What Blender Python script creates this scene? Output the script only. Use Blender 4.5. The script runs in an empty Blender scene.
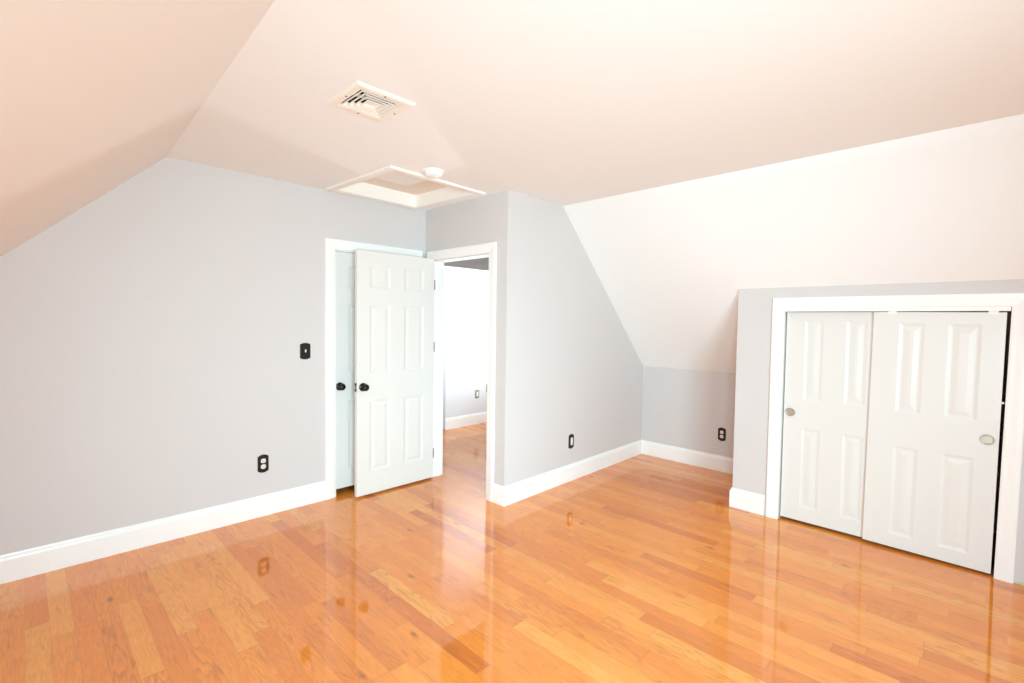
import bpy, bmesh, math, random
from mathutils import Matrix, Vector
random.seed(7)
S = bpy.context.scene
COL = S.collection

# ---------------------------------------------------------------- camera
cam_d = bpy.data.cameras.new('camera')
cam = bpy.data.objects.new('camera', cam_d)
COL.objects.link(cam)
RT = Vector((0.70218122, -0.71186058, 0.01400186))
UP = Vector((0.01655225, 0.03598114, 0.99921538))
FW = Vector((0.71180584, 0.70139852, -0.03704817))
M = Matrix((( RT.x, UP.x, -FW.x, 0.0), (RT.y, UP.y, -FW.y, 0.0), (RT.z, UP.z, -FW.z, 1.4851), (0, 0, 0, 1)))
cam.matrix_world = M
cam_d.sensor_width = 36.0
cam_d.lens = 482.87 * 36.0 / 1024.0
cam_d.shift_x = -(513.48 - 512.0) / 1024.0
cam_d.shift_y = (338.77 - 341.5) / 1024.0
cam_d.clip_start = 0.02
S.camera = cam

# ---------------------------------------------------------------- world, lights, exposure
w = bpy.data.worlds.new('world'); S.world = w
w.use_nodes = True
bg = w.node_tree.nodes['Background']
bg.inputs['Color'].default_value = (0.80, 0.90, 1.0, 1)
bg.inputs['Strength'].default_value = 1.0
S.view_settings.view_transform = 'Standard'
S.view_settings.look = 'None'
S.view_settings.exposure = 0.0
S.view_settings.gamma = 1.0
S.view_settings.use_curve_mapping = False
S.cycles.use_denoising = True
S.cycles.max_bounces = 16
S.cycles.diffuse_bounces = 12
S.cycles.sample_clamp_indirect = 6.0

def area(name, loc, direction, sx, sy, energy, color, spread=180.0):
    l = bpy.data.lights.new(name, 'AREA'); l.shape = 'RECTANGLE'; l.size = sx; l.size_y = sy
    l.energy = energy; l.color = color; l.spread = math.radians(spread)
    o = bpy.data.objects.new(name, l); COL.objects.link(o)
    o.location = loc
    o.rotation_euler = Vector(direction).to_track_quat('-Z', 'Y').to_euler()
    return o

FILL_TINT = (0.550, 0.855, 0.970)     # cool tint of the added fill lamps; the orange floor warms the room back to neutral
# added area lamps, unseen behind the camera at left; no roof windows there
area('rear_left_fill', (-0.34, -1.75, 1.15), (0.56, 1.0, -0.15), 1.8, 0.9, 115, FILL_TINT, 98)
area('nook_fill', (-0.52, -0.45, 1.02), (1.0, 0.55, 0.06), 0.5, 0.45, 31, FILL_TINT, 120)  # extra lamp added to lift the far right nook
# daylight entering the hall by a window on its near side, falling on its far wall
area('hall_daylight', (4.75, 3.75, 1.62), (-0.22, 1, 0.0), 0.9, 0.7, 40, (0.78, 0.94, 1.0), 120)
# sun glinting low in the hall and throwing light up through the doorway onto the ceiling
sp = bpy.data.lights.new('hall_sun_glint', 'SPOT')
sp.energy = 125; sp.color = (0.86, 0.97, 1.0); sp.spot_size = math.radians(66); sp.spot_blend = 0.25
sp.shadow_soft_size = 0.08
so = bpy.data.objects.new('hall_sun_glint', sp); COL.objects.link(so)
so.location = (5.1, 4.69, 0.07)
so.rotation_euler = (Vector((1.3, 2.75, 2.5)) - Vector(so.location)).to_track_quat('-Z', 'Y').to_euler()

# ---------------------------------------------------------------- materials
def lin(c):
    return tuple((v / 12.92) if v <= 0.04045 else ((v + 0.055) / 1.055) ** 2.4 for v in c)
def rgb(r, g, b):
    return lin((r / 255.0, g / 255.0, b / 255.0)) + (1.0,)

def mat(name, color, rough=0.5, metal=0.0, spec=0.5, bump=0.0, bscale=200.0, mottle=0.0):
    m = bpy.data.materials.new(name); m.use_nodes = True
    nt = m.node_tree; p = nt.nodes['Principled BSDF']
    p.inputs['Base Color'].default_value = color
    p.inputs['Roughness'].default_value = rough
    p.inputs['Metallic'].default_value = metal
    p.inputs['Specular IOR Level'].default_value = spec
    tc = nt.nodes.new('ShaderNodeTexCoord')
    n = nt.nodes.new('ShaderNodeTexNoise'); n.inputs['Scale'].default_value = bscale; n.inputs['Detail'].default_value = 3
    nt.links.new(tc.outputs['Object'], n.inputs['Vector'])
    if bump:
        b = nt.nodes.new('ShaderNodeBump'); b.inputs['Strength'].default_value = bump; b.inputs['Distance'].default_value = 0.002
        nt.links.new(n.outputs['Fac'], b.inputs['Height']); nt.links.new(b.outputs['Normal'], p.inputs['Normal'])
    if mottle:
        n2 = nt.nodes.new('ShaderNodeTexNoise'); n2.inputs['Scale'].default_value = 2.3; n2.inputs['Detail'].default_value = 2
        nt.links.new(tc.outputs['Object'], n2.inputs['Vector'])
        mx = nt.nodes.new('ShaderNodeMix'); mx.data_type = 'RGBA'
        mx.inputs[6].default_value = tuple(c * (1 - mottle) for c in color[:3]) + (1,)
        mx.inputs[7].default_value = tuple(min(1, c * (1 + mottle)) for c in color[:3]) + (1,)
        nt.links.new(n2.outputs['Fac'], mx.inputs[0]); nt.links.new(mx.outputs[2], p.inputs['Base Color'])
    return m

WALL = mat('grey_wall_paint', rgb(213, 207, 205), 0.65, spec=0.25, bump=0.08, bscale=260, mottle=0.012)
HALLP = mat('hall_wall_paint', rgb(221, 220, 222), 0.65, spec=0.25, bump=0.08, bscale=260)
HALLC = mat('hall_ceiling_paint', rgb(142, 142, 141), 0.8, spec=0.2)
CEIL = mat('white_ceiling_paint', rgb(242, 243, 242), 0.85, spec=0.15, bump=0.05, bscale=180)
TRIM = mat('white_trim_paint', rgb(246, 244, 241), 0.32, spec=0.45, bump=0.02, bscale=90)
DOORW = mat('white_door_paint', rgb(228, 225, 220), 0.35, spec=0.45, bump=0.03, bscale=140)
DOORG = mat('shaded_door_grey', rgb(186, 187, 192), 0.5)  # grey puts the shade on the hall door edge into its colour
BRONZE = mat('oil_rubbed_bronze', rgb(38, 31, 29), 0.28, metal=0.6, spec=0.6, bump=0.04, bscale=120)
BLACK = mat('blackened_plate', rgb(34, 29, 27), 0.38, metal=0.3, spec=0.5, bump=0.10, bscale=320)
IVORY = mat('ivory_plastic', rgb(238, 230, 216), 0.4)
SLOT = mat('dark_slot', rgb(30, 26, 24), 0.7)
NICKEL = mat('satin_nickel', rgb(190, 180, 166), 0.48, metal=0.75, bump=0.03, bscale=300)
BRASS = mat('hinge_metal', rgb(158, 146, 118), 0.35, metal=0.8)
VENT = mat('cream_vent_enamel', rgb(243, 234, 222), 0.4)
DUCT = mat('duct_dark', rgb(52, 44, 36), 0.85)
PLAST = mat('white_plastic', rgb(243, 241, 241), 0.4)
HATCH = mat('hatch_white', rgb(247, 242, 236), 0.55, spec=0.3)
HATCHP = mat('hatch_lid_tone', rgb(238, 222, 206), 0.65, spec=0.2)  # warmer and darker than the pale shape on the lid
DARK = mat('closet_interior', rgb(120, 116, 112), 0.9)
TAPE = mat('pale_green_tape', rgb(186, 205, 160), 0.7, bump=0.2, bscale=60)
GREYP = mat('grey_plastic', rgb(140, 138, 134), 0.45)
TRACK = mat('track_metal', rgb(120, 118, 114), 0.4, metal=0.7)

def floor_mat():
    m = bpy.data.materials.new('oak_strip_floor'); m.use_nodes = True
    nt = m.node_tree; N = nt.nodes; L = nt.links; p = N['Principled BSDF']
    def nd(t, **k):
        n = N.new(t)
        for a, b in k.items(): setattr(n, a, b)
        return n
    def math_(op, a, b=None, c=None):
        n = nd('ShaderNodeMath', operation=op)
        for i, v in enumerate((a, b, c)):
            if v is None: continue
            if isinstance(v, (int, float)): n.inputs[i].default_value = v
            else: L.new(v, n.inputs[i])
        return n.outputs[0]
    def ramp(fac, stops, interp='LINEAR'):
        r = nd('ShaderNodeValToRGB'); r.color_ramp.interpolation = interp
        e = r.color_ramp.elements
        while len(e) < len(stops): e.new(0.5)
        for i, (pos, c) in enumerate(stops): e[i].position = pos; e[i].color = c
        L.new(fac, r.inputs[0]); return r.outputs[0]
    def mix(fac, a, b, blend='MIX'):
        n = nd('ShaderNodeMix', data_type='RGBA', blend_type=blend)
        for i, v in ((0, fac), (6, a), (7, b)):
            if isinstance(v, (int, float)): n.inputs[i].default_value = v
            elif isinstance(v, tuple): n.inputs[i].default_value = v
            else: L.new(v, n.inputs[i])
        return n.outputs[2]
    geo = nd('ShaderNodeNewGeometry')
    sep = nd('ShaderNodeSeparateXYZ'); L.new(geo.outputs['Position'], sep.inputs[0])
    X, Y = sep.outputs[0], sep.outputs[1]
    W = 0.083
    u = math_('DIVIDE', math_('ADD', X, 5.0), W)
    row = math_('FLOOR', u)
    fu = math_('FRACT', u)
    wn = nd('ShaderNodeTexWhiteNoise', noise_dimensions='1D'); L.new(row, wn.inputs['W'])
    v = math_('ADD', math_('DIVIDE', Y, 0.78), math_('MULTIPLY', row, 37.31))
    v = math_('ADD', v, math_('MULTIPLY', wn.outputs['Value'], 5.0))
    vor = nd('ShaderNodeTexVoronoi', voronoi_dimensions='1D', feature='F1')
    vor.inputs['Scale'].default_value = 1.0; vor.inputs['Randomness'].default_value = 0.85
    L.new(v, vor.inputs['W'])
    vd = nd('ShaderNodeTexVoronoi', voronoi_dimensions='1D', feature='DISTANCE_TO_EDGE')
    vd.inputs['Scale'].default_value = 1.0; vd.inputs['Randomness'].default_value = 0.85
    L.new(v, vd.inputs['W'])
    rnd = nd('ShaderNodeSeparateColor'); L.new(vor.outputs['Color'], rnd.inputs[0])
    r1, r2, r3 = rnd.outputs
    # board tone
    tone = ramp(r1, [(0.0, rgb(222, 124, 48)), (0.10, rgb(238, 141, 55)), (0.35, rgb(246, 149, 58)),
                     (0.6, rgb(250, 156, 62)), (0.85, rgb(252, 163, 69)), (1.0, rgb(253, 172, 79))])
    # grain coordinates, shifted from board to board
    cb = nd('ShaderNodeCombineXYZ')
    L.new(math_('ADD', X, math_('MULTIPLY', r2, 9.0)), cb.inputs[0])
    L.new(math_('ADD', math_('MULTIPLY', Y, 0.055), math_('MULTIPLY', r3, 11.0)), cb.inputs[1])
    L.new(math_('MULTIPLY', r1, 13.0), cb.inputs[2])
    g1 = nd('ShaderNodeTexNoise'); g1.inputs['Scale'].default_value = 230; g1.inputs['Detail'].default_value = 4; g1.inputs['Roughness'].default_value = 0.65
    L.new(cb.outputs[0], g1.inputs['Vector'])
    cb2 = nd('ShaderNodeCombineXYZ')
    L.new(math_('ADD', X, math_('MULTIPLY', r2, 9.0)), cb2.inputs[0])
    L.new(math_('ADD', math_('MULTIPLY', Y, 0.13), math_('MULTIPLY', r3, 7.0)), cb2.inputs[1])
    L.new(math_('MULTIPLY', r3, 5.0), cb2.inputs[2])
    g2 = nd('ShaderNodeTexNoise'); g2.inputs['Scale'].default_value = 11; g2.inputs['Detail'].default_value = 2.0
    L.new(cb2.outputs[0], g2.inputs['Vector'])
    rings = math_('FRACT', math_('MULTIPLY', g2.outputs['Fac'], 13.0))
    cath = ramp(rings, [(0.0, (0, 0, 0, 1)), (0.55, (0.15, 0.15, 0.15, 1)), (0.90, (1, 1, 1, 1)), (1.0, (0, 0, 0, 1))])
    cathamt = math_('MULTIPLY', cath, math_('MULTIPLY', ramp(r2, [(0.35, (0.15, 0.15, 0.15, 1)), (0.9, (1, 1, 1, 1))]), 0.42))
    fine = ramp(g1.outputs['Fac'], [(0.36, (1, 1, 1, 1)), (0.58, (0, 0, 0, 1))])
    c = mix(math_('MULTIPLY', fine, 0.30), tone, rgb(176, 98, 50))
    c = mix(cathamt, c, rgb(166, 88, 44))
    # broad light and dark sapwood streaks along a board
    g3 = nd('ShaderNodeTexNoise'); g3.inputs['Scale'].default_value = 34; g3.inputs['Detail'].default_value = 2
    L.new(cb2.outputs[0], g3.inputs['Vector'])
    c = mix(ramp(g3.outputs['Fac'], [(0.60, (0, 0, 0, 1)), (0.80, (0.22, 0.22, 0.22, 1))]), c, rgb(252, 190, 118))
    c = mix(ramp(g3.outputs['Fac'], [(0.24, (0.40, 0.40, 0.40, 1)), (0.38, (0, 0, 0, 1))]), c, rgb(168, 90, 46))
    # scattered dark knots and mineral streaks
    cb3 = nd('ShaderNodeCombineXYZ')
    L.new(X, cb3.inputs[0]); L.new(math_('MULTIPLY', Y, 0.42), cb3.inputs[1])
    kv = nd('ShaderNodeTexVoronoi', voronoi_dimensions='2D', feature='F1'); kv.inputs['Scale'].default_value = 3.1
    L.new(cb3.outputs[0], kv.inputs['Vector'])
    ks = nd('ShaderNodeSeparateColor'); L.new(kv.outputs['Color'], ks.inputs[0])
    wob = nd('ShaderNodeTexNoise'); wob.inputs['Scale'].default_value = 40; L.new(geo.outputs['Position'], wob.inputs['Vector'])
    kd = math_('ADD', kv.outputs['Distance'], math_('MULTIPLY', math_('SUBTRACT', wob.outputs['Fac'], 0.5), 0.07))
    knot = ramp(kd, [(0.006, (1, 1, 1, 1)), (0.060, (0, 0, 0, 1))])
    knot = math_('MULTIPLY', knot, math_('MULTIPLY', math_('GREATER_THAN', ks.outputs[0], 0.80), 0.62))
    c = mix(knot, c, rgb(110, 52, 26))
    # joints
    du = math_('MINIMUM', fu, math_('SUBTRACT', 1.0, fu))
    j1 = ramp(du, [(0.0, (1, 1, 1, 1)), (0.013, (0, 0, 0, 1))])
    j2 = ramp(vd.outputs['Distance'], [(0.0, (1, 1, 1, 1)), (0.0020, (0, 0, 0, 1))])
    joint = math_('MAXIMUM', j1, j2)
    c = mix(math_('MULTIPLY', joint, 0.32), c, rgb(120, 62, 32))
    L.new(c, p.inputs['Base Color'])
    p.inputs['Roughness'].default_value = 0.30
    p.inputs['Specular IOR Level'].default_value = 0.0
    p.inputs['Coat Weight'].default_value = 1.0
    p.inputs['Coat Roughness'].default_value = 0.05
    p.inputs['Coat IOR'].default_value = 1.75
    # lacquer is slightly wavy, with faint grooves at the joints
    wv = nd('ShaderNodeTexNoise'); wv.inputs['Scale'].default_value = 9; wv.inputs['Detail'].default_value = 1
    cbw = nd('ShaderNodeCombineXYZ'); L.new(X, cbw.inputs[0]); L.new(math_('MULTIPLY', Y, 0.3), cbw.inputs[1])
    L.new(cbw.outputs[0], wv.inputs['Vector'])
    hgt = math_('SUBTRACT', math_('MULTIPLY', wv.outputs['Fac'], 0.8), math_('MULTIPLY', joint, 0.25))
    hgt = math_('ADD', hgt, math_('MULTIPLY', r3, 0.10))
    b = nd('ShaderNodeBump'); b.inputs['Strength'].default_value = 0.25; b.inputs['Distance'].default_value = 0.0015
    L.new(hgt, b.inputs['Height'])
    L.new(b.outputs['Normal'], p.inputs['Coat Normal']); L.new(b.outputs['Normal'], p.inputs['Normal'])
    return m
FLOOR = floor_mat()

# ---------------------------------------------------------------- mesh helpers
def link(name, bm, m, parent=None, smooth=False):
    bmesh.ops.remove_doubles(bm, verts=bm.verts, dist=1e-5)
    bmesh.ops.recalc_face_normals(bm, faces=bm.faces)
    me = bpy.data.meshes.new(name); bm.to_mesh(me); bm.free()
    me.materials.append(m)
    if smooth:
        for f in me.polygons: f.use_smooth = True
        me.set_sharp_from_angle(angle=math.radians(40))
    o = bpy.data.objects.new(name, me); COL.objects.link(o)
    if parent: o.parent = parent
    return o
def tag(o, label=None, cat=None, group=None, kind=None):
    if label: o['label'] = label
    if cat: o['category'] = cat
    if group: o['group'] = group
    if kind: o['kind'] = kind
    return o
def struct(name, bm, m, label, cat, parent=None, smooth=False):
    return tag(link(name, bm, m, parent, smooth), label, cat, None, 'structure')
def empty(name, loc, label, cat, group=None, kind=None):
    o = bpy.data.objects.new(name, None); COL.objects.link(o); o.location = loc
    o.empty_display_size = 0.1
    return tag(o, label, cat, group, kind)
def box(bm, x0, x1, y0, y1, z0, z1, bevel=0.0):
    t = bmesh.new() if bevel else bm
    vs = [t.verts.new(p) for p in ((x0,y0,z0),(x1,y0,z0),(x1,y1,z0),(x0,y1,z0),(x0,y0,z1),(x1,y0,z1),(x1,y1,z1),(x0,y1,z1))]
    for f in ((0,3,2,1),(4,5,6,7),(0,1,5,4),(1,2,6,5),(2,3,7,6),(3,0,4,7)):
        t.faces.new([vs[i] for i in f])
    if bevel:
        bmesh.ops.bevel(t, geom=list(t.edges), offset=bevel, segments=2, affect='EDGES')
        merge(bm, t)
def merge(bm, t):
    mp = {v: bm.verts.new(v.co) for v in t.verts}
    for f in t.faces:
        try: bm.faces.new([mp[v] for v in f.verts])
        except ValueError: pass
    t.free()
def prism(bm, pts, d):
    """pts: planar polygon (3D), d: extrusion vector"""
    d = Vector(d)
    a = [bm.verts.new(p) for p in pts]; b = [bm.verts.new(Vector(p) + d) for p in pts]
    bm.faces.new(a); bm.faces.new(b[::-1])
    for i in range(len(a)):
        j = (i + 1) % len(a); bm.faces.new((a[i], a[j], b[j], b[i]))
def sweep(bm, rings, closed_ends=True):
    vr = [[bm.verts.new(p) for p in r] for r in rings]
    n = len(vr[0])
    for a, b in zip(vr, vr[1:]):
        for i in range(n):
            j = (i + 1) % n; bm.faces.new((a[i], a[j], b[j], b[i]))
    if closed_ends: bm.faces.new(vr[0][::-1]); bm.faces.new(vr[-1])
def lathe(bm, prof, origin, axis, seg=28, sx=1.0, sy=1.0):
    """prof: (radius, distance along axis)"""
    q = Vector(axis).to_track_quat('Z', 'Y'); o = Vector(origin)
    rings = []
    for r, h in prof:
        rings.append([o + q @ Vector((r * sx * math.cos(2*math.pi*k/seg), r * sy * math.sin(2*math.pi*k/seg), h)) for k in range(seg)])
    sweep(bm, rings)

# ---------------------------------------------------------------- room dimensions
H = 2.5133; YA = 3.832; XB = 2.6852; YC, YC2 = 2.728, 2.779; XD = 4.915
XE = 4.0277; YE = 1.444; HE = 1.766
XL0, XR0 = 0.667, 3.390            # folds between the flat ceiling and the two slopes
KN = 1.0
XKL = -0.905                       # left knee wall
YG = -3.30                         # gable wall behind the camera
SL = (H - KN) / (XD - XR0); SLL = (H - KN) / (XL0 - XKL)
YH = 5.2; HH = 2.222               # hall far wall, hall ceiling height
T = 0.115

# ---------------------------------------------------------------- shell
bm = bmesh.new(); box(bm, -1.2, 6.9, -3.6, 5.5, -0.12, 0.0)
struct('floor', bm, FLOOR, 'glossy orange oak strip floor running through room and hall', 'floor')

# flat ceiling, with real openings for the supply register and the attic hatch
VX0, VX1, VY0, VY1 = 1.062, 1.298, 2.015, 2.255
HX0, HX1, HY0, HY1 = 1.778, 2.545, 2.972, 3.742
def ceil_sheet(bm, x0, x1, y0, y1, holes, z0, z1):
    xs = sorted({x0, x1} | {h[0] for h in holes} | {h[1] for h in holes})
    ys = sorted({y0, y1} | {h[2] for h in holes} | {h[3] for h in holes})
    for z, flip in ((z0, False), (z1, True)):
        for i in range(len(xs)-1):
            for j in range(len(ys)-1):
                cx, cy = (xs[i]+xs[i+1])/2, (ys[j]+ys[j+1])/2
                if any(h[0] < cx < h[1] and h[2] < cy < h[3] for h in holes): continue
                bm.faces.new([bm.verts.new(p) for p in ((xs[i],ys[j],z),(xs[i+1],ys[j],z),(xs[i+1],ys[j+1],z),(xs[i],ys[j+1],z))])
    def rim(a, b, c, d):
        for p, q in (((a,c),(b,c)),((b,c),(b,d)),((b,d),(a,d)),((a,d),(a,c))):
            bm.faces.new([bm.verts.new(v) for v in ((*p,z0),(*q,z0),(*q,z1),(*p,z1))])
    rim(x0, x1, y0, y1)
    for h in holes: rim(*h)
bm = bmesh.new()
ceil_sheet(bm, XL0-0.28, XR0, YG - 0.1, YA + 0.1, [(VX0, VX1, VY0, VY1), (HX0-0.026, HX1+0.026, HY0-0.026, HY1+0.026)], H, H + 0.03)
struct('ceiling', bm, CEIL, 'flat white strip of ceiling between the two roof slopes', 'ceiling')
bm = bmesh.new()
FS = 0.036                          # the fold on the left runs slightly off square
def left_section(y):
    d = -FS*(YA - y)
    return [(XL0+d, y, H), (XKL-0.12+d, y, KN-SLL*0.12), (XKL-0.12+d, y, KN-SLL*0.12+0.16), (XL0+d, y, H+0.16)]
sweep(bm, [left_section(YG-0.1), left_section(YA+0.1)])
struct('ceiling_left', bm, CEIL, 'white sloping ceiling rising from the left above the grey back wall', 'ceiling')
bm = bmesh.new()
def z_right(x, y):                 # the old slope sags a little over the closet and meets its front
    t = min(1.0, max(0.0, (2.68 - y) / (2.68 - YE))); t = t*t*(3 - 2*t)
    f = max(0.0, min(1.0, (x - XR0) / (XD - XR0)))
    return H - SL*(x - XR0) - 0.119*t*math.sin(math.pi*f)
xs = [XR0 + (XD - XR0)*i/28 for i in range(29)] + [XD + 0.12]
ys = [YG-0.1, 0.0] + [YE - 0.15 + (2.95 - YE + 0.15)*i/18 for i in range(19)]
lo = [[bm.verts.new((x, y, z_right(x, y))) for y in ys] for x in xs]
hi = [[bm.verts.new((x, y, H - SL*(x - XR0) + 0.16)) for y in ys] for x in xs]
for g in (lo, hi):
    for i in range(len(xs)-1):
        for j in range(len(ys)-1): bm.faces.new((g[i][j], g[i+1][j], g[i+1][j+1], g[i][j+1]))
for i in range(len(xs)-1):
    for j in (0, len(ys)-1): bm.faces.new((lo[i][j], lo[i+1][j], hi[i+1][j], hi[i][j]))
for j in range(len(ys)-1):
    for i in (0, len(xs)-1): bm.faces.new((lo[i][j], lo[i][j+1], hi[i][j+1], hi[i][j]))
struct('ceiling_right', bm, CEIL, 'white sloping ceiling above the low sliding closet on the right', 'ceiling', None, True)

# back wall with the closet doorway
CX0, CX1, CZ = 1.800, 2.556, 2.045
e = 0.05
bm = bmesh.new()
zl = lambda x: H - SLL * (XL0 - x)
prism(bm, [(XKL-0.1, YA, 0), (CX0, YA, 0), (CX0, YA, H+0.02), (XL0, YA, H+0.02), (XKL-0.1, YA, zl(XKL-0.1)+0.02)], (0, T, 0))
box(bm, CX0, CX1, YA, YA+T, CZ, H+0.02)
box(bm, CX1, XB+T, YA, YA+T, 0, H+0.02)
struct('wall_back', bm, WALL, 'light grey end wall on the left, under the roof slope', 'wall')
# entry wall with its doorway
DY0, DY1, DZ = 2.938, 3.700, 2.030
bm = bmesh.new()
box(bm, XB, XB+T, YC+T+0.0002, DY0, 0, H+0.02)
box(bm, XB, XB+T, DY1, YA, 0, H+0.02)
box(bm, XB, XB+T, DY0, DY1, DZ, H+0.02)
struct('wall_entry', bm, WALL, 'short light grey wall around the open doorway', 'wall')
# side wall that ends under the right slope
bm = bmesh.new()
yc = lambda x: YC + (YC2-YC)*(x-XB)/(XD-XB)
zr = lambda x: H - SL*(x-XR0)
pts = [(XB,0),(XD+0.1,0),(XD+0.1,zr(XD+0.1)+0.03),(XR0,H+0.03),(XB,H+0.03)]
a = [bm.verts.new((x, yc(x), z)) for x, z in pts]; b = [bm.verts.new((x, yc(x)+T, z)) for x, z in pts]
bm.faces.new(a); bm.faces.new(b[::-1])
for i in range(5):
    j = (i+1) % 5; bm.faces.new((a[i], a[j], b[j], b[i]))
struct('wall_side', bm, WALL, 'light grey wall right of the doorway, cut by the roof slope', 'wall')
bm = bmesh.new(); box(bm, XD, XD+T, YG, YC2+0.1, 0, KN+0.02)
struct('wall_knee', bm, WALL, 'low grey knee wall in the far right nook', 'wall')
bm = bmesh.new(); box(bm, XKL-T, XKL, YG, YA+T, 0, KN+0.30)
struct('wall_left', bm, WALL, 'low grey knee wall under the left roof slope', 'wall')
# closet front under the slope
EY0, EY1, EZ = -0.088, 1.106, 1.606
bm = bmesh.new()
box(bm, XE, XE+0.10, EY1, YE, 0, HE)
box(bm, XE, XE+0.10, YG, EY0, 0, HE)
box(bm, XE, XE+0.10, EY0, EY1, EZ, HE)
box(bm, XE+0.10, XD, YE-0.10, YE, 0, KN)
prism(bm, [(XE+0.10, YE-0.10, KN), (XD, YE-0.10, KN), (XD, YE-0.10, zr(XD)+0.02), (4.15, YE-0.10, zr(4.15)+0.02), (XE+0.10, YE-0.10, HE)], (0, 0.10, 0))
box(bm, XE+0.10, 4.17, YG, YE, HE-0.03, HE-0.002)
struct('wall_closet', bm, WALL, 'light grey low wall framing the white sliding closet doors', 'wall')
# gable wall behind the camera with its window
WX0, WX1, WZ0, WZ1 = 1.05, 2.85, 0.80, 2.10
bm = bmesh.new()
def gz(x): return min(H, zl(x), zr(x)) + 0.02
prism(bm, [(XKL-0.1,YG,0),(WX0,YG,0),(WX0,YG,H+0.02),(XL0-0.28,YG,H+0.02),(XKL-0.1,YG,gz(XKL-0.1)+0.28)], (0,-T,0))
prism(bm, [(WX1,YG,0),(XD+0.1,YG,0),(XD+0.1,YG,gz(XD+0.1)),(XR0,YG,H+0.02),(WX1,YG,H+0.02)], (0,-T,0))
box(bm, WX0, WX1, YG-T, YG, 0, WZ0); box(bm, WX0, WX1, YG-T, YG, WZ1, H+0.02)
struct('wall_gable', bm, WALL, 'light grey gable wall behind the viewpoint', 'wall')
bm = bmesh.new()
for x in (WX0+0.03, (WX0+WX1)/2, WX1-0.03): box(bm, x-0.03, x+0.03, YG-0.09, YG-0.03, WZ0, WZ1)
for z in (WZ0+0.03, (WZ0+WZ1)/2, WZ1-0.03): box(bm, WX0, WX1, YG-0.088, YG-0.032, z-0.03, z+0.03)
struct('window_1', bm, TRIM, 'white double window in the gable behind the viewpoint', 'window')

# hall beyond the doorway
bm = bmesh.new()
HDX0, HDX1 = 3.18, 3.975
box(bm, XB+T, HDX0, YH, YH+0.1, 0, 2.82)
box(bm, HDX1, 6.6, YH, YH+0.1, 0, 2.82)
box(bm, HDX0, HDX1, YH, YH+0.1, 2.03, 2.82)
struct('wall_hall', bm, HALLP, 'bright pale wall of the hall seen through the doorway', 'wall')
bm = bmesh.new()
box(bm, 6.5, 6.6, 2.8, YH, 0, 2.82)
box(bm, XD, 6.6, 2.78, 2.88, 0, HH+0.02)
box(bm, XB, XB+T, YA+T, YH, 0, 2.82)
struct('wall_hall_side', bm, HALLP, 'pale hall walls beside the doorway', 'wall')
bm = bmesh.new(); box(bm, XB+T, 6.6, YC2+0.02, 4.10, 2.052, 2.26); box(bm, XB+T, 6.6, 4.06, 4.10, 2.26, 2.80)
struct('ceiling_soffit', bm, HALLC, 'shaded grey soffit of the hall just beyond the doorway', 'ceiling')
bm = bmesh.new(); box(bm, XB, 6.6, 4.06, YH+0.1, 2.80, 2.86)
struct('ceiling_hall', bm, CEIL, 'higher white ceiling over the far side of the hall', 'ceiling')
bm = bmesh.new(); box(bm, HDX0, HDX1, YH-0.012, YH+0.035, 0.012, 2.028)
struct('door_5', bm, DOORG, 'edge of a door at the left of the hall wall, coloured as in shade', 'door')
bm = bmesh.new()
box(bm, 1.2, XB, 4.50, 4.55, 0, 2.4); box(bm, 1.2, 1.25, YA+T, 4.5, 0, 2.4); box(bm, 1.2, XB, YA+T, 4.55, 2.4, 2.45)
struct('wall_closet_inside', bm, DARK, 'inside of the closet behind the closed door', 'wall')

# ---------------------------------------------------------------- baseboards
BH, BT = 0.155, 0.016
BP = [(0, 0), (BT, 0), (BT, BH-0.030), (BT-0.004, BH-0.018), (0.007, BH-0.008), (0.005, BH), (0, BH)]   # (out from the wall, height)
def base(bm, path, normals):
    """path: floor points along the wall face; normals: outward offset direction at each point (mitred)"""
    sweep(bm, [[(p[0]+n[0]*o, p[1]+n[1]*o, z) for o, z in BP] for p, n in zip(path, normals)])
bm = bmesh.new(); base(bm, [(XKL, YA), (1.715, YA)], [(0,-1)]*2)
struct('baseboard_back', bm, TRIM, 'white baseboard along the grey back wall at the left', 'baseboard')
bm = bmesh.new(); base(bm, [(XB, 2.853), (XB, YC), (XD, YC2)], [(-1,0), (-1,-1), (-1,-1)])
struct('baseboard_side', bm, TRIM, 'white baseboard wrapping the corner right of the doorway', 'baseboard')
bm = bmesh.new(); base(bm, [(XD, YC2), (XD, YE)], [(-1,-1), (-1,1)])
struct('baseboard_knee', bm, TRIM, 'white baseboard along the low knee wall in the nook', 'baseboard')
bm = bmesh.new(); base(bm, [(XD, YE), (XE, YE), (XE, 1.198)], [(-1,1), (-1,1), (-1,0)])
struct('baseboard_closet', bm, TRIM, 'short white baseboard left of the sliding closet casing', 'baseboard')
bm = bmesh.new(); base(bm, [(XKL, YG), (XKL, YA)], [(1,0), (1,-1)])
struct('baseboard_left', bm, TRIM, 'white baseboard under the left knee wall', 'baseboard')
bm = bmesh.new(); base(bm, [(HDX1, YH), (6.5, YH)], [(0,-1)]*2)
struct('baseboard_hall', bm, TRIM, 'white baseboard along the hall wall through the doorway', 'baseboard')

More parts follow.
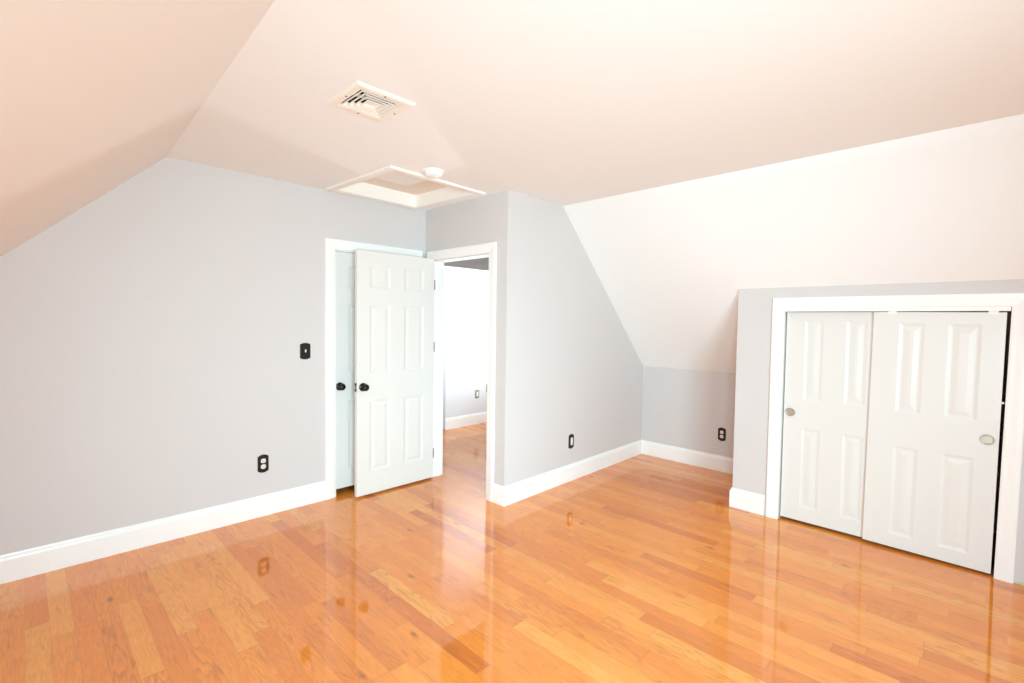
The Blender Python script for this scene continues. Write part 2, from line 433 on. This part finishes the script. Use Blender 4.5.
# ---------------------------------------------------------------- casings
CP = [(0, 0), (0, 0.011), (0.012, 0.014), (0.030, 0.015), (0.060, 0.019), (0.080, 0.020), (0.088, 0.017), (0.088, 0)]  # (out from the opening, thickness)
def casing(bm, to3, a0, a1, zt, sc=1.0, ra=1.0, rb=1.0, da=0.0):
    P = [(u*sc, t) for u, t in CP]
    sweep(bm, [[to3(a0-u*ra, t, 0.0) for u, t in P], [to3(a0+da-u*ra, t, zt+u) for u, t in P],
               [to3(a1+u*rb, t, zt+u) for u, t in P], [to3(a1+u*rb, t, 0.0) for u, t in P]])
bm = bmesh.new(); casing(bm, lambda a, t, z: (a, YA-t, z), CX0-0.006, CX1+0.006, CZ+0.004, 0.92)
struct('trim_1', bm, TRIM, 'white casing around the closed closet door in the back wall', 'trim')
bm = bmesh.new(); casing(bm, lambda a, t, z: (XB-t, a, z), DY0-0.006, DY1+0.006, DZ+0.008, 0.92)
struct('trim_2', bm, TRIM, 'white casing around the open entry doorway', 'trim')
bm = bmesh.new(); casing(bm, lambda a, t, z: (XE-t, a, z), -0.0695, EY1-0.002, EZ, 0.92, da=-0.0175)
struct('trim_3', bm, TRIM, 'white casing around the low sliding closet', 'trim')
# jamb linings
JT = 0.004
bm = bmesh.new()
box(bm, XB-0.001, XB+T+0.001, DY0, DY0+JT, 0, DZ); box(bm, XB-0.001, XB+T+0.001, DY1-JT, DY1, 0, DZ); box(bm, XB-0.001, XB+T+0.001, DY0, DY1, DZ-JT, DZ)
box(bm, XB+0.045, XB+0.080, DY0+JT, DY0+JT+0.011, 0, DZ-JT); box(bm, XB+0.045, XB+0.080, DY1-JT-0.011, DY1-JT, 0, DZ-JT)
struct('trim_4', bm, TRIM, 'white jamb lining with stop inside the entry doorway', 'trim')
bm = bmesh.new()
casing(bm, lambda a, t, z: (XB+T+t, a, z), DY0-0.006, DY1+0.006, DZ+0.008)
struct('trim_5', bm, TRIM, 'white casing on the hall side of the entry doorway', 'trim')
bm = bmesh.new()
box(bm, CX0, CX0+0.006, YA-0.001, YA+T, 0, CZ); box(bm, CX1-0.006, CX1, YA-0.001, YA+T, 0, CZ); box(bm, CX0, CX1, YA-0.001, YA+T, CZ-0.006, CZ)
struct('trim_6', bm, TRIM, 'white jamb lining behind the closed closet door', 'trim')
bm = bmesh.new()
box(bm, XE-0.002, XE+0.10, EY1-0.003, EY1, 0, EZ); sweep(bm, [[(XE-0.002, y+d, z), (XE+0.10, y+d, z), (XE+0.10, EY0-0.004, z), (XE-0.002, EY0-0.004, z)] for y, d, z in ((-0.0715, 0, 0.0), (-0.088, 0, EZ))])
box(bm, XE-0.009, XE-0.001, EY0+0.004, EY1-0.004, 1.5835, EZ)
struct('trim_7', bm, TRIM, 'narrow white track fascia above the sliding closet doors', 'trim')
bm = bmesh.new()
box(bm, XE+0.004, XE+0.080, EY0+0.004, EY1-0.004, 1.592, 1.602)
struct('trim_8', bm, TRACK, 'metal sliding track hidden behind the closet fascia', 'trim')

# ---------------------------------------------------------------- panelled doors
def panel_door(w_, h_, th, panels, depth=0.006):
    """slab in local coords: x 0..w, z 0..h, front face at y=0 (facing -y), back at y=th"""
    bm = bmesh.new()
    xs = sorted({0, w_} | {p[0] for p in panels} | {p[1] for p in panels})
    zs = sorted({0, h_} | {p[2] for p in panels} | {p[3] for p in panels})
    for y, s in ((0.0, 1), (th, -1)):
        for i in range(len(xs)-1):
            for j in range(len(zs)-1):
                cx, cz = (xs[i]+xs[i+1])/2, (zs[j]+zs[j+1])/2
                if any(p[0] < cx < p[1] and p[2] < cz < p[3] for p in panels): continue
                bm.faces.new([bm.verts.new(q) for q in ((xs[i],y,zs[j]),(xs[i+1],y,zs[j]),(xs[i+1],y,zs[j+1]),(xs[i],y,zs[j+1]))])
        for (x0, x1, z0, z1) in panels:
            steps = [(0, 0), (0.006, 0.25*depth), (0.014, 0.8*depth), (0.020, depth), (0.026, depth), (0.052, 0.3*depth), (0.056, 0.25*depth)]
            prev = None
            for ins, dp in steps:
                r = [bm.verts.new(q) for q in ((x0+ins, y+s*dp, z0+ins), (x1-ins, y+s*dp, z0+ins), (x1-ins, y+s*dp, z1-ins), (x0+ins, y+s*dp, z1-ins))]
                if prev:
                    for k in range(4): bm.faces.new((prev[k], prev[(k+1)%4], r[(k+1)%4], r[k]))
                prev = r
            bm.faces.new(prev)
    for a, b in (((0,0),(w_,0)),((w_,0),(w_,h_)),((w_,h_),(0,h_)),((0,h_),(0,0))):
        # rim follows the grid so the seams close
        if a[1] == b[1]: seq = [(x, a[1]) for x in (xs if a[0] < b[0] else xs[::-1])]
        else: seq = [(a[0], z) for z in (zs if a[1] < b[1] else zs[::-1])]
        for p, q in zip(seq, seq[1:]):
            bm.faces.new([bm.verts.new(v) for v in ((p[0],0,p[1]),(q[0],0,q[1]),(q[0],th,q[1]),(p[0],th,p[1]))])
    return bm
SIX = lambda x1, x2, x3, x4, z0: [(a, b, c-z0, d-z0) for a, b in ((x1, x2), (x3, x4)) for c, d in ((0.205, 0.805), (1.032, 1.608), (1.738, 1.932))]

KNOB = [(0.0, 0), (0.033, 0.0), (0.033, 0.004), (0.030, 0.008), (0.017, 0.011), (0.0125, 0.016), (0.0125, 0.027), (0.018, 0.031), (0.025, 0.037), (0.0285, 0.045), (0.0285, 0.052), (0.025, 0.060), (0.018, 0.066), (0.009, 0.069), (0.0, 0.0695)]
def knob(parent, loc, axis):
    bm = bmesh.new(); lathe(bm, [(0.0005, 0)] + KNOB[10:-1] + [(0.0005, 0.0695)] if False else [(max(r, 0.0004), h) for r, h in KNOB[4:]], loc, axis, 28, 1.0, 1.0)
    k = link('door_knob', bm, BRONZE, parent, True)
    bm = bmesh.new(); lathe(bm, [(0.0004, 0), (0.0345, 0.0), (0.0345, 0.004), (0.031, 0.008), (0.017, 0.0115), (0.0004, 0.0115)], loc, axis, 28)
    link('rosette', bm, BRONZE, k, True)
    return k

# open entry door: hinged on the left jamb, standing parallel to the back wall
TH = 0.035
bm = panel_door(0.762, 2.024, TH, SIX(0.112, 0.308, 0.442, 0.650, 0.018))
D1 = struct('door_1', bm, DOORW, 'open white six-panel entry door with dark knob, swung before the closet door', 'door')
D1.location = (1.898, 3.655, 0.018)
def loc_of(o, x, y, z): return (x-o.location.x, y-o.location.y, z-o.location.z)
knob(D1, loc_of(D1, 1.952, 3.655, 0.923), (0, -1, 0))
knob(D1, loc_of(D1, 1.952, 3.690, 0.923), (0, 1, 0))
bm = bmesh.new(); box(bm, -0.0015, 0.001, 0.004, 0.031, 0.870, 0.940)
lt = link('latch_plate', bm, BRONZE, D1); lt['label'] = 'dark latch plate on the door edge'
bm = bmesh.new(); box(bm, -0.010, -0.001, 0.012, 0.023, 0.892, 0.918, 0.002)
link('latch_bolt', bm, NICKEL, lt)
for z in (0.245, 1.235, 1.805):
    bm = bmesh.new()
    lathe(bm, [(0.0004, -0.046), (0.004, -0.044), (0.0045, -0.040), (0.0045, 0.040), (0.004, 0.044), (0.0004, 0.046)], loc_of(D1, 2.662, 3.650, z), (0, 0, 1), 12)
    box(bm, 0.7635, 0.766, 0.0, 0.030, z-0.018-0.044, z-0.018+0.044)
    h = link('hinge', bm, BRASS, D1)
    h['label'] = 'metal hinge at the door edge'

# closed closet door in the back wall
bm = panel_door(0.740, 1.984, TH, SIX(0.115, 0.310, 0.440, 0.630, 0.053))
D2 = struct('door_2', bm, DOORW, 'closed white closet door mostly hidden behind the open door', 'door')
D2.location = (1.808, 3.852, 0.053)
knob(D2, loc_of(D2, 1.846, 3.852, 0.917), (0, -1, 0))

# sliding closet doors
FOUR = lambda a, b, c, d, z0, zz: [(p, q, r-z0, s-z0) for p, q in ((a, b), (c, d)) for r, s in zz]
def place_e(o, x, y, z):          # local x runs toward -Y, front faces -X
    o.matrix_world = Matrix.Translation((x, y, z)) @ Matrix.Rotation(-math.pi/2, 4, 'Z')
Z1 = ((0.118, 0.715), (0.925, 1.516))
bm = panel_door(0.545, 1.560, 0.022, FOUR(0.122, 0.243, 0.378, 0.503, 0.016, Z1), 0.0045)
D3 = struct('door_3', bm, DOORW, 'left white four-panel sliding closet door, behind the other', 'door')
place_e(D3, 4.055, 1.094, 0.020)
Z2 = ((0.103, 0.699), (0.920, 1.509))
bm = panel_door(0.629, 1.560, 0.022, FOUR(0.138, 0.268, 0.378, 0.530, 0.020, Z2), 0.0045)
D4 = struct('door_4', bm, DOORW, 'right white four-panel sliding closet door, in front', 'door')
place_e(D4, 4.030, 0.573, 0.020)
D4.matrix_world = D4.matrix_world @ Matrix.Rotation(0.0085, 4, 'Y')
CUP = [(0.0004, -0.006), (0.020, -0.006), (0.0235, -0.004), (0.0250, 0.0015), (0.0290, 0.0035), (0.0325, 0.0028), (0.0335, 0.0), (0.0335, -0.002)]
for D, x, z in ((D3, 0.045, 0.807), (D4, 0.581, 0.801)):
    bm = bmesh.new()
    lathe(bm, CUP, (x, -0.0065, z), (0, -1, 0), 32, 1.0, 0.92)
    q = link('finger_pull', bm, NICKEL, D, True); q['label'] = 'round satin nickel finger pull'
for x in (0.098, 0.573):
    bm = bmesh.new()
    box(bm, x-0.022, x+0.022, -0.002, 0.004, 1.548, 1.572, 0.0015)
    box(bm, x-0.006, x+0.006, -0.002, 0.004, 1.566, 1.584, 0.0015)
    link('roller_bracket', bm, PLAST, D4)
bm = bmesh.new(); box(bm, 0.6295, 0.641, 0.004, 0.016, 1.022, 1.034, 0.002)
link('bumper', bm, PLAST, D4)
bm = bmesh.new(); lathe(bm, [(0.0004, 0), (0.0035, 0.0), (0.0035, 0.0012), (0.0004, 0.0018)], (0.030, 0, 1.532), (0, -1, 0), 12)
link('screw', bm, NICKEL, D3)
# closet interior behind the sliding doors
bm = bmesh.new(); box(bm, XE+0.102, XD, YE-0.115, YE-0.101, 0, 0.99)
struct('wall_closet_end', bm, DARK, 'dark end of the closet behind the sliding doors', 'wall')

# ---------------------------------------------------------------- wall plates
def frame_at(origin, normal):
    n = Vector(normal).normalized(); z = Vector((0, 0, 1)); x = z.cross(n)          # local x to the right as seen by a viewer
    return Matrix(((x.x, z.x, n.x, origin[0]), (x.y, z.y, n.y, origin[1]), (x.z, z.z, n.z, origin[2]), (0, 0, 0, 1)))
def plate_outline(w_, h_, arch, n=10):
    hw, hs = w_/2, h_/2 - arch
    top = [(hw - w_*i/n, hs + arch*math.sin(math.pi*i/n)**0.8) for i in range(n+1)]
    return top + [(-x, -y) for x, y in top]
def plate(w_, h_, arch, m, parent, name='plate'):
    bm = bmesh.new(); o = plate_outline(w_, h_, arch)
    rings = []
    for s, z in ((1.0, 0.0), (1.0, 0.003), (0.95, 0.0055), (0.88, 0.0065), (0.80, 0.0060)):
        rings.append([(x*s, y*(1-(1-s)*w_/h_), z) for x, y in o])
    sweep(bm, rings)
    return link(name, bm, m, parent)
def rounded(bm, cx, cy, w_, h_, z0, z1, r, n=5):
    o = []
    for sx, sy, a0 in ((1,1,0),(-1,1,90),(-1,-1,180),(1,-1,270)):
        for k in range(n+1):
            a = math.radians(a0 + 90*k/n); o.append((cx+sx*(w_/2-r)+r*math.cos(a), cy+sy*(h_/2-r)+r*math.sin(a)))
    sweep(bm, [[(x, y, z0) for x, y in o], [(x, y, z1-0.001) for x, y in o], [(cx+(x-cx)*0.94, cy+(y-cy)*0.94, z1) for x, y in o]])
def duplex(name, origin, normal, label, group):
    e_ = empty(name, (0,0,0), label, 'outlet', group); e_.matrix_world = frame_at(origin, normal)
    plate(0.077, 0.136, 0.015, BLACK, e_)
    for cy in (0.0215, -0.0215):
        bm = bmesh.new(); rounded(bm, 0, cy, 0.035, 0.033, 0.003, 0.0085, 0.013)
        r = link('receptacle', bm, IVORY, e_)
        bm = bmesh.new()
        box(bm, -0.0080, -0.0058, cy-0.003, cy+0.006, 0.0082, 0.0088); box(bm, 0.0058, 0.0080, cy-0.002, cy+0.006, 0.0082, 0.0088)
        lathe(bm, [(0.0022, 0.0082), (0.0022, 0.0088)], (0, cy-0.009, 0), (0, 0, 1), 10)
        link('slots', bm, SLOT, r)
    bm = bmesh.new(); lathe(bm, [(0.0032, 0.005), (0.0032, 0.0078), (0.0015, 0.0086)], (0, 0, 0), (0, 0, 1), 12); link('screw', bm, BRONZE, e_)
    return e_
G = 'dark wall plates'
duplex('wall_outlet', (1.240, YA, 0.393), (0, -1, 0), 'dark outlet plate with two pale receptacles low on the left back wall', G)
duplex('wall_outlet', (XD, 1.880, 0.374), (-1, 0, 0), 'dark outlet plate with two pale receptacles on the knee wall in the nook', G)
# single tall rounded receptacle
nC = Vector((-(YC2-YC), -(-(XD-XB)) * -1, 0)).normalized(); nC = Vector(((YC2-YC), -(XD-XB), 0)).normalized()
e_ = empty('wall_outlet', (0,0,0), 'dark outlet plate with one tall pale insert, right of the doorway', 'outlet', G)
e_.matrix_world = frame_at((3.575, yc(3.575), 0.368), nC)
plate(0.078, 0.136, 0.014, BLACK, e_)
bm = bmesh.new(); rounded(bm, 0.002, 0, 0.034, 0.072, 0.003, 0.0085, 0.012); r = link('receptacle', bm, IVORY, e_)
for cy in (0.017, -0.017):
    bm = bmesh.new()
    box(bm, -0.0060, -0.0042, cy-0.003, cy+0.005, 0.0082, 0.0088); box(bm, 0.0082, 0.0100, cy-0.003, cy+0.005, 0.0082, 0.0088)
    link('slots', bm, SLOT, r)
# toggle switch
e_ = empty('light_switch', (0,0,0), 'dark switch plate with a small pale toggle on the back wall', 'light switch', G)
e_.matrix_world = frame_at((1.553, YA, 1.224), (0, -1, 0))
plate(0.082, 0.130, 0.012, BLACK, e_)
bm = bmesh.new()
prism(bm, [(-0.0045, -0.010, 0.005), (0.0045, -0.010, 0.005), (0.0045, 0.010, 0.005), (-0.0045, 0.010, 0.005)], (0, 0.004, 0.010))
link('toggle', bm, IVORY, e_)
for cy in (0.030, -0.030):
    bm = bmesh.new(); lathe(bm, [(0.0032, 0.004), (0.0032, 0.0072), (0.0015, 0.008)], (0, cy, 0), (0, 0, 1), 12)
    link('screw', bm, BRONZE, e_)
# hall plates
for x, z, lab in ((4.548, 0.428, 'small grey outlet plate low on the hall wall, left of the other plate'),
                  (4.765, 0.500, 'small grey wall plate low on the hall wall, by the right jamb')):
    e_ = empty('hall_outlet', (0,0,0), lab, 'outlet', 'plates on the hall wall'); e_.matrix_world = frame_at((x, YH, z), (0, -1, 0))
    plate(0.075, 0.118, 0.003, GREYP, e_)
    bm = bmesh.new(); rounded(bm, 0.003, 0.002, 0.036, 0.068, 0.003, 0.0085, 0.006); link('receptacle', bm, IVORY, e_)

# ---------------------------------------------------------------- ceiling supply register
cxv, cyv = (VX0+VX1)/2, (VY0+VY1)/2
e_ = empty('ceiling_vent', (cxv, cyv, H), 'square cream ceiling vent with concentric louvres', 'vent')
bm = bmesh.new()
def sq(h, z): return [(-h, -h, z), (h, -h, z), (h, h, z), (-h, h, z)]
sweep_r = [sq(0.150, 0.0), sq(0.150, -0.005), sq(0.141, -0.012), sq(0.112, -0.012), sq(0.108, -0.006), sq(0.108, 0.004)]
vr = [[bm.verts.new(p) for p in r] for r in sweep_r]
for a, b in zip(vr, vr[1:]):
    for i in range(4): bm.faces.new((a[i], a[(i+1)%4], b[(i+1)%4], b[i]))
link('frame', bm, VENT, e_)
for h in (0.104, 0.082, 0.060):
    bm = bmesh.new()
    r = [sq(h, -0.0100), sq(h, -0.0122), sq(h-0.007, -0.0122), sq(h-0.017, 0.004), sq(h-0.015, 0.006), sq(h-0.006, -0.0085)]
    vr = [[bm.verts.new(p) for p in q] for q in r]
    for k in range(len(vr)):
        a, b = vr[k], vr[(k+1) % len(vr)]
        for i in range(4): bm.faces.new((a[i], a[(i+1)%4], b[(i+1)%4], b[i]))
    link('louvre', bm, VENT, e_)
bm = bmesh.new(); vr = [[bm.verts.new(p) for p in q] for q in (sq(0.038, -0.0100), sq(0.037, -0.0122), sq(0.030, -0.0122), sq(0.022, -0.004), sq(0.022, 0.002), sq(0.030, -0.006))]
for a, b in zip(vr, vr[1:] + vr[:1]):
    for i in range(4): bm.faces.new((a[i], a[(i+1)%4], b[(i+1)%4], b[i]))
bm.faces.new([bm.verts.new(p) for p in sq(0.022, -0.0039)])
link('centre_plate', bm, VENT, e_)
bm = bmesh.new(); box(bm, -0.104, 0.104, -0.002, 0.002, 0.0045, 0.020); box(bm, -0.002, 0.002, -0.104, 0.104, 0.0045, 0.020)
link('cross_bar', bm, VENT, e_)
bm = bmesh.new()
vr = [[bm.verts.new(p) for p in q] for q in (sq(0.1165, 0.002), sq(0.1165, 0.20))]
for i in range(4): bm.faces.new((vr[0][i], vr[0][(i+1)%4], vr[1][(i+1)%4], vr[1][i]))
bm.faces.new(vr[1])
link('duct', bm, DUCT, e_)
for px, py in ((0.127, 0), (-0.127, 0), (0, 0.127), (0, -0.127)):
    bm = bmesh.new(); lathe(bm, [(0.0004, 0), (0.0045, 0.0), (0.0045, 0.0012), (0.0025, 0.002), (0.0004, 0.002)], (px, py, -0.012), (0, 0, -1), 12)
    link('screw', bm, SLOT, e_)

# ---------------------------------------------------------------- attic hatch
e_ = empty('attic_hatch', ((HX0+HX1)/2, (HY0+HY1)/2, H), 'white framed attic hatch recessed in the ceiling over the doors', 'hatch')
e_.rotation_euler = (0, 0, math.radians(2.6))
ox, oy = e_.location.x, e_.location.y
bm = bmesh.new()
hx0, hx1, hy0, hy1 = HX0-ox, HX1-ox, HY0-oy, HY1-oy
prof = [(-0.004, 0.0), (-0.004, -0.010), (0.008, -0.013), (0.050, -0.017), (0.062, -0.014), (0.062, 0.0)]
def rect(u, z): return [(hx0-u, hy0-u, z), (hx1+u, hy0-u, z), (hx1+u, hy1+u, z), (hx0-u, hy1+u, z)]
vr = [[bm.verts.new(p) for p in rect(u, z)] for u, z in prof]
for k in range(len(prof)):
    a, b = vr[k], vr[(k+1) % len(prof)]
    for i in range(4): bm.faces.new((a[i], a[(i+1)%4], b[(i+1)%4], b[i]))
link('frame', bm, HATCH, e_)
bm = bmesh.new()
vr = [[bm.verts.new(p) for p in q] for q in (rect(-0.0015, -0.002), rect(-0.0015, 0.125), rect(0.012, 0.125), rect(0.012, 0.031))]
for k in range(3):
    a, b = vr[k], vr[k+1]
    for i in range(4): bm.faces.new((a[i], a[(i+1)%4], b[(i+1)%4], b[i]))
link('shaft_lining', bm, HATCH, e_)
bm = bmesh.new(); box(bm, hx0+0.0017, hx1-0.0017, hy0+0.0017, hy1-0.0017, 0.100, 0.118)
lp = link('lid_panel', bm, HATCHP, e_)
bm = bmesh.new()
prism(bm, [(hx0+0.004, hy0+0.004, 0.088), (hx0+0.505, hy0+0.004, 0.088), (hx0+0.505, hy0+0.550, 0.088), (hx0+0.195, hy0+0.550, 0.088), (hx0+0.195, hy1-0.004, 0.088), (hx0+0.004, hy1-0.004, 0.088)], (0, 0, 0.012))  # thin L shape, paler than the lid panel
bo = link('pale_shape', bm, HATCH, lp); bo['label'] = 'paler L shape on the hatch lid'

# ---------------------------------------------------------------- smoke detector
e_ = empty('smoke_detector', (2.005, 2.775, H), 'round white smoke detector on the ceiling beside the attic hatch', 'smoke detector')
bm = bmesh.new(); lathe(bm, [(0.0004, 0), (0.070, 0.0), (0.072, 0.004), (0.072, 0.012), (0.066, 0.014), (0.0004, 0.014)], (0, 0, 0), (0, 0, -1), 36)
link('base', bm, PLAST, e_)
bm = bmesh.new(); lathe(bm, [(0.0004, 0.013), (0.062, 0.013), (0.064, 0.018), (0.062, 0.028), (0.054, 0.036), (0.038, 0.042), (0.016, 0.044), (0.0004, 0.044)], (0, 0, 0), (0, 0, -1), 36)
cv = link('cover', bm, PLAST, e_, True)
bm = bmesh.new(); lathe(bm, [(0.0004, 0.0425), (0.010, 0.0425), (0.010, 0.0455), (0.0004, 0.046)], (0.018, -0.010, 0), (0, 0, -1), 16)
link('test_button', bm, PLAST, cv)

# ---------------------------------------------------------------- small things
bm = bmesh.new(); lathe(bm, [(0.0004, 0), (0.016, 0), (0.016, 0.003), (0.006, 0.006), (0.0055, 0.012)] +
                        [(0.0055 + 0.0018*(k % 2), 0.012 + 0.004*k) for k in range(12)] + [(0.009, 0.060), (0.010, 0.072), (0.0004, 0.074)], (0, 0, 0), (0, 1, 0), 14)
ds = link('door_stop', bm, BRONZE)
ds.location = (2.775, DY0+JT-0.0005, 0.150)
ds.rotation_euler = (0, 0, math.radians(0))
tag(ds, 'small dark metal fitting low on the right jamb of the open doorway', 'door stop')
bm = bmesh.new()
random.seed(3)
pp = [(-0.152, 0.0), (-0.30, 0.0), (-0.30, 0.030), (-0.26, 0.026), (-0.225, 0.034), (-0.20, 0.024), (-0.178, 0.014), (-0.160, 0.008)]
prism(bm, [(XE-0.0002, y, z) for y, z in pp], (-0.0012, 0, 0))
tp = link('painter_tape', bm, TAPE)
tag(tp, 'torn pale green tape along the wall base right of the sliding closet', 'tape')
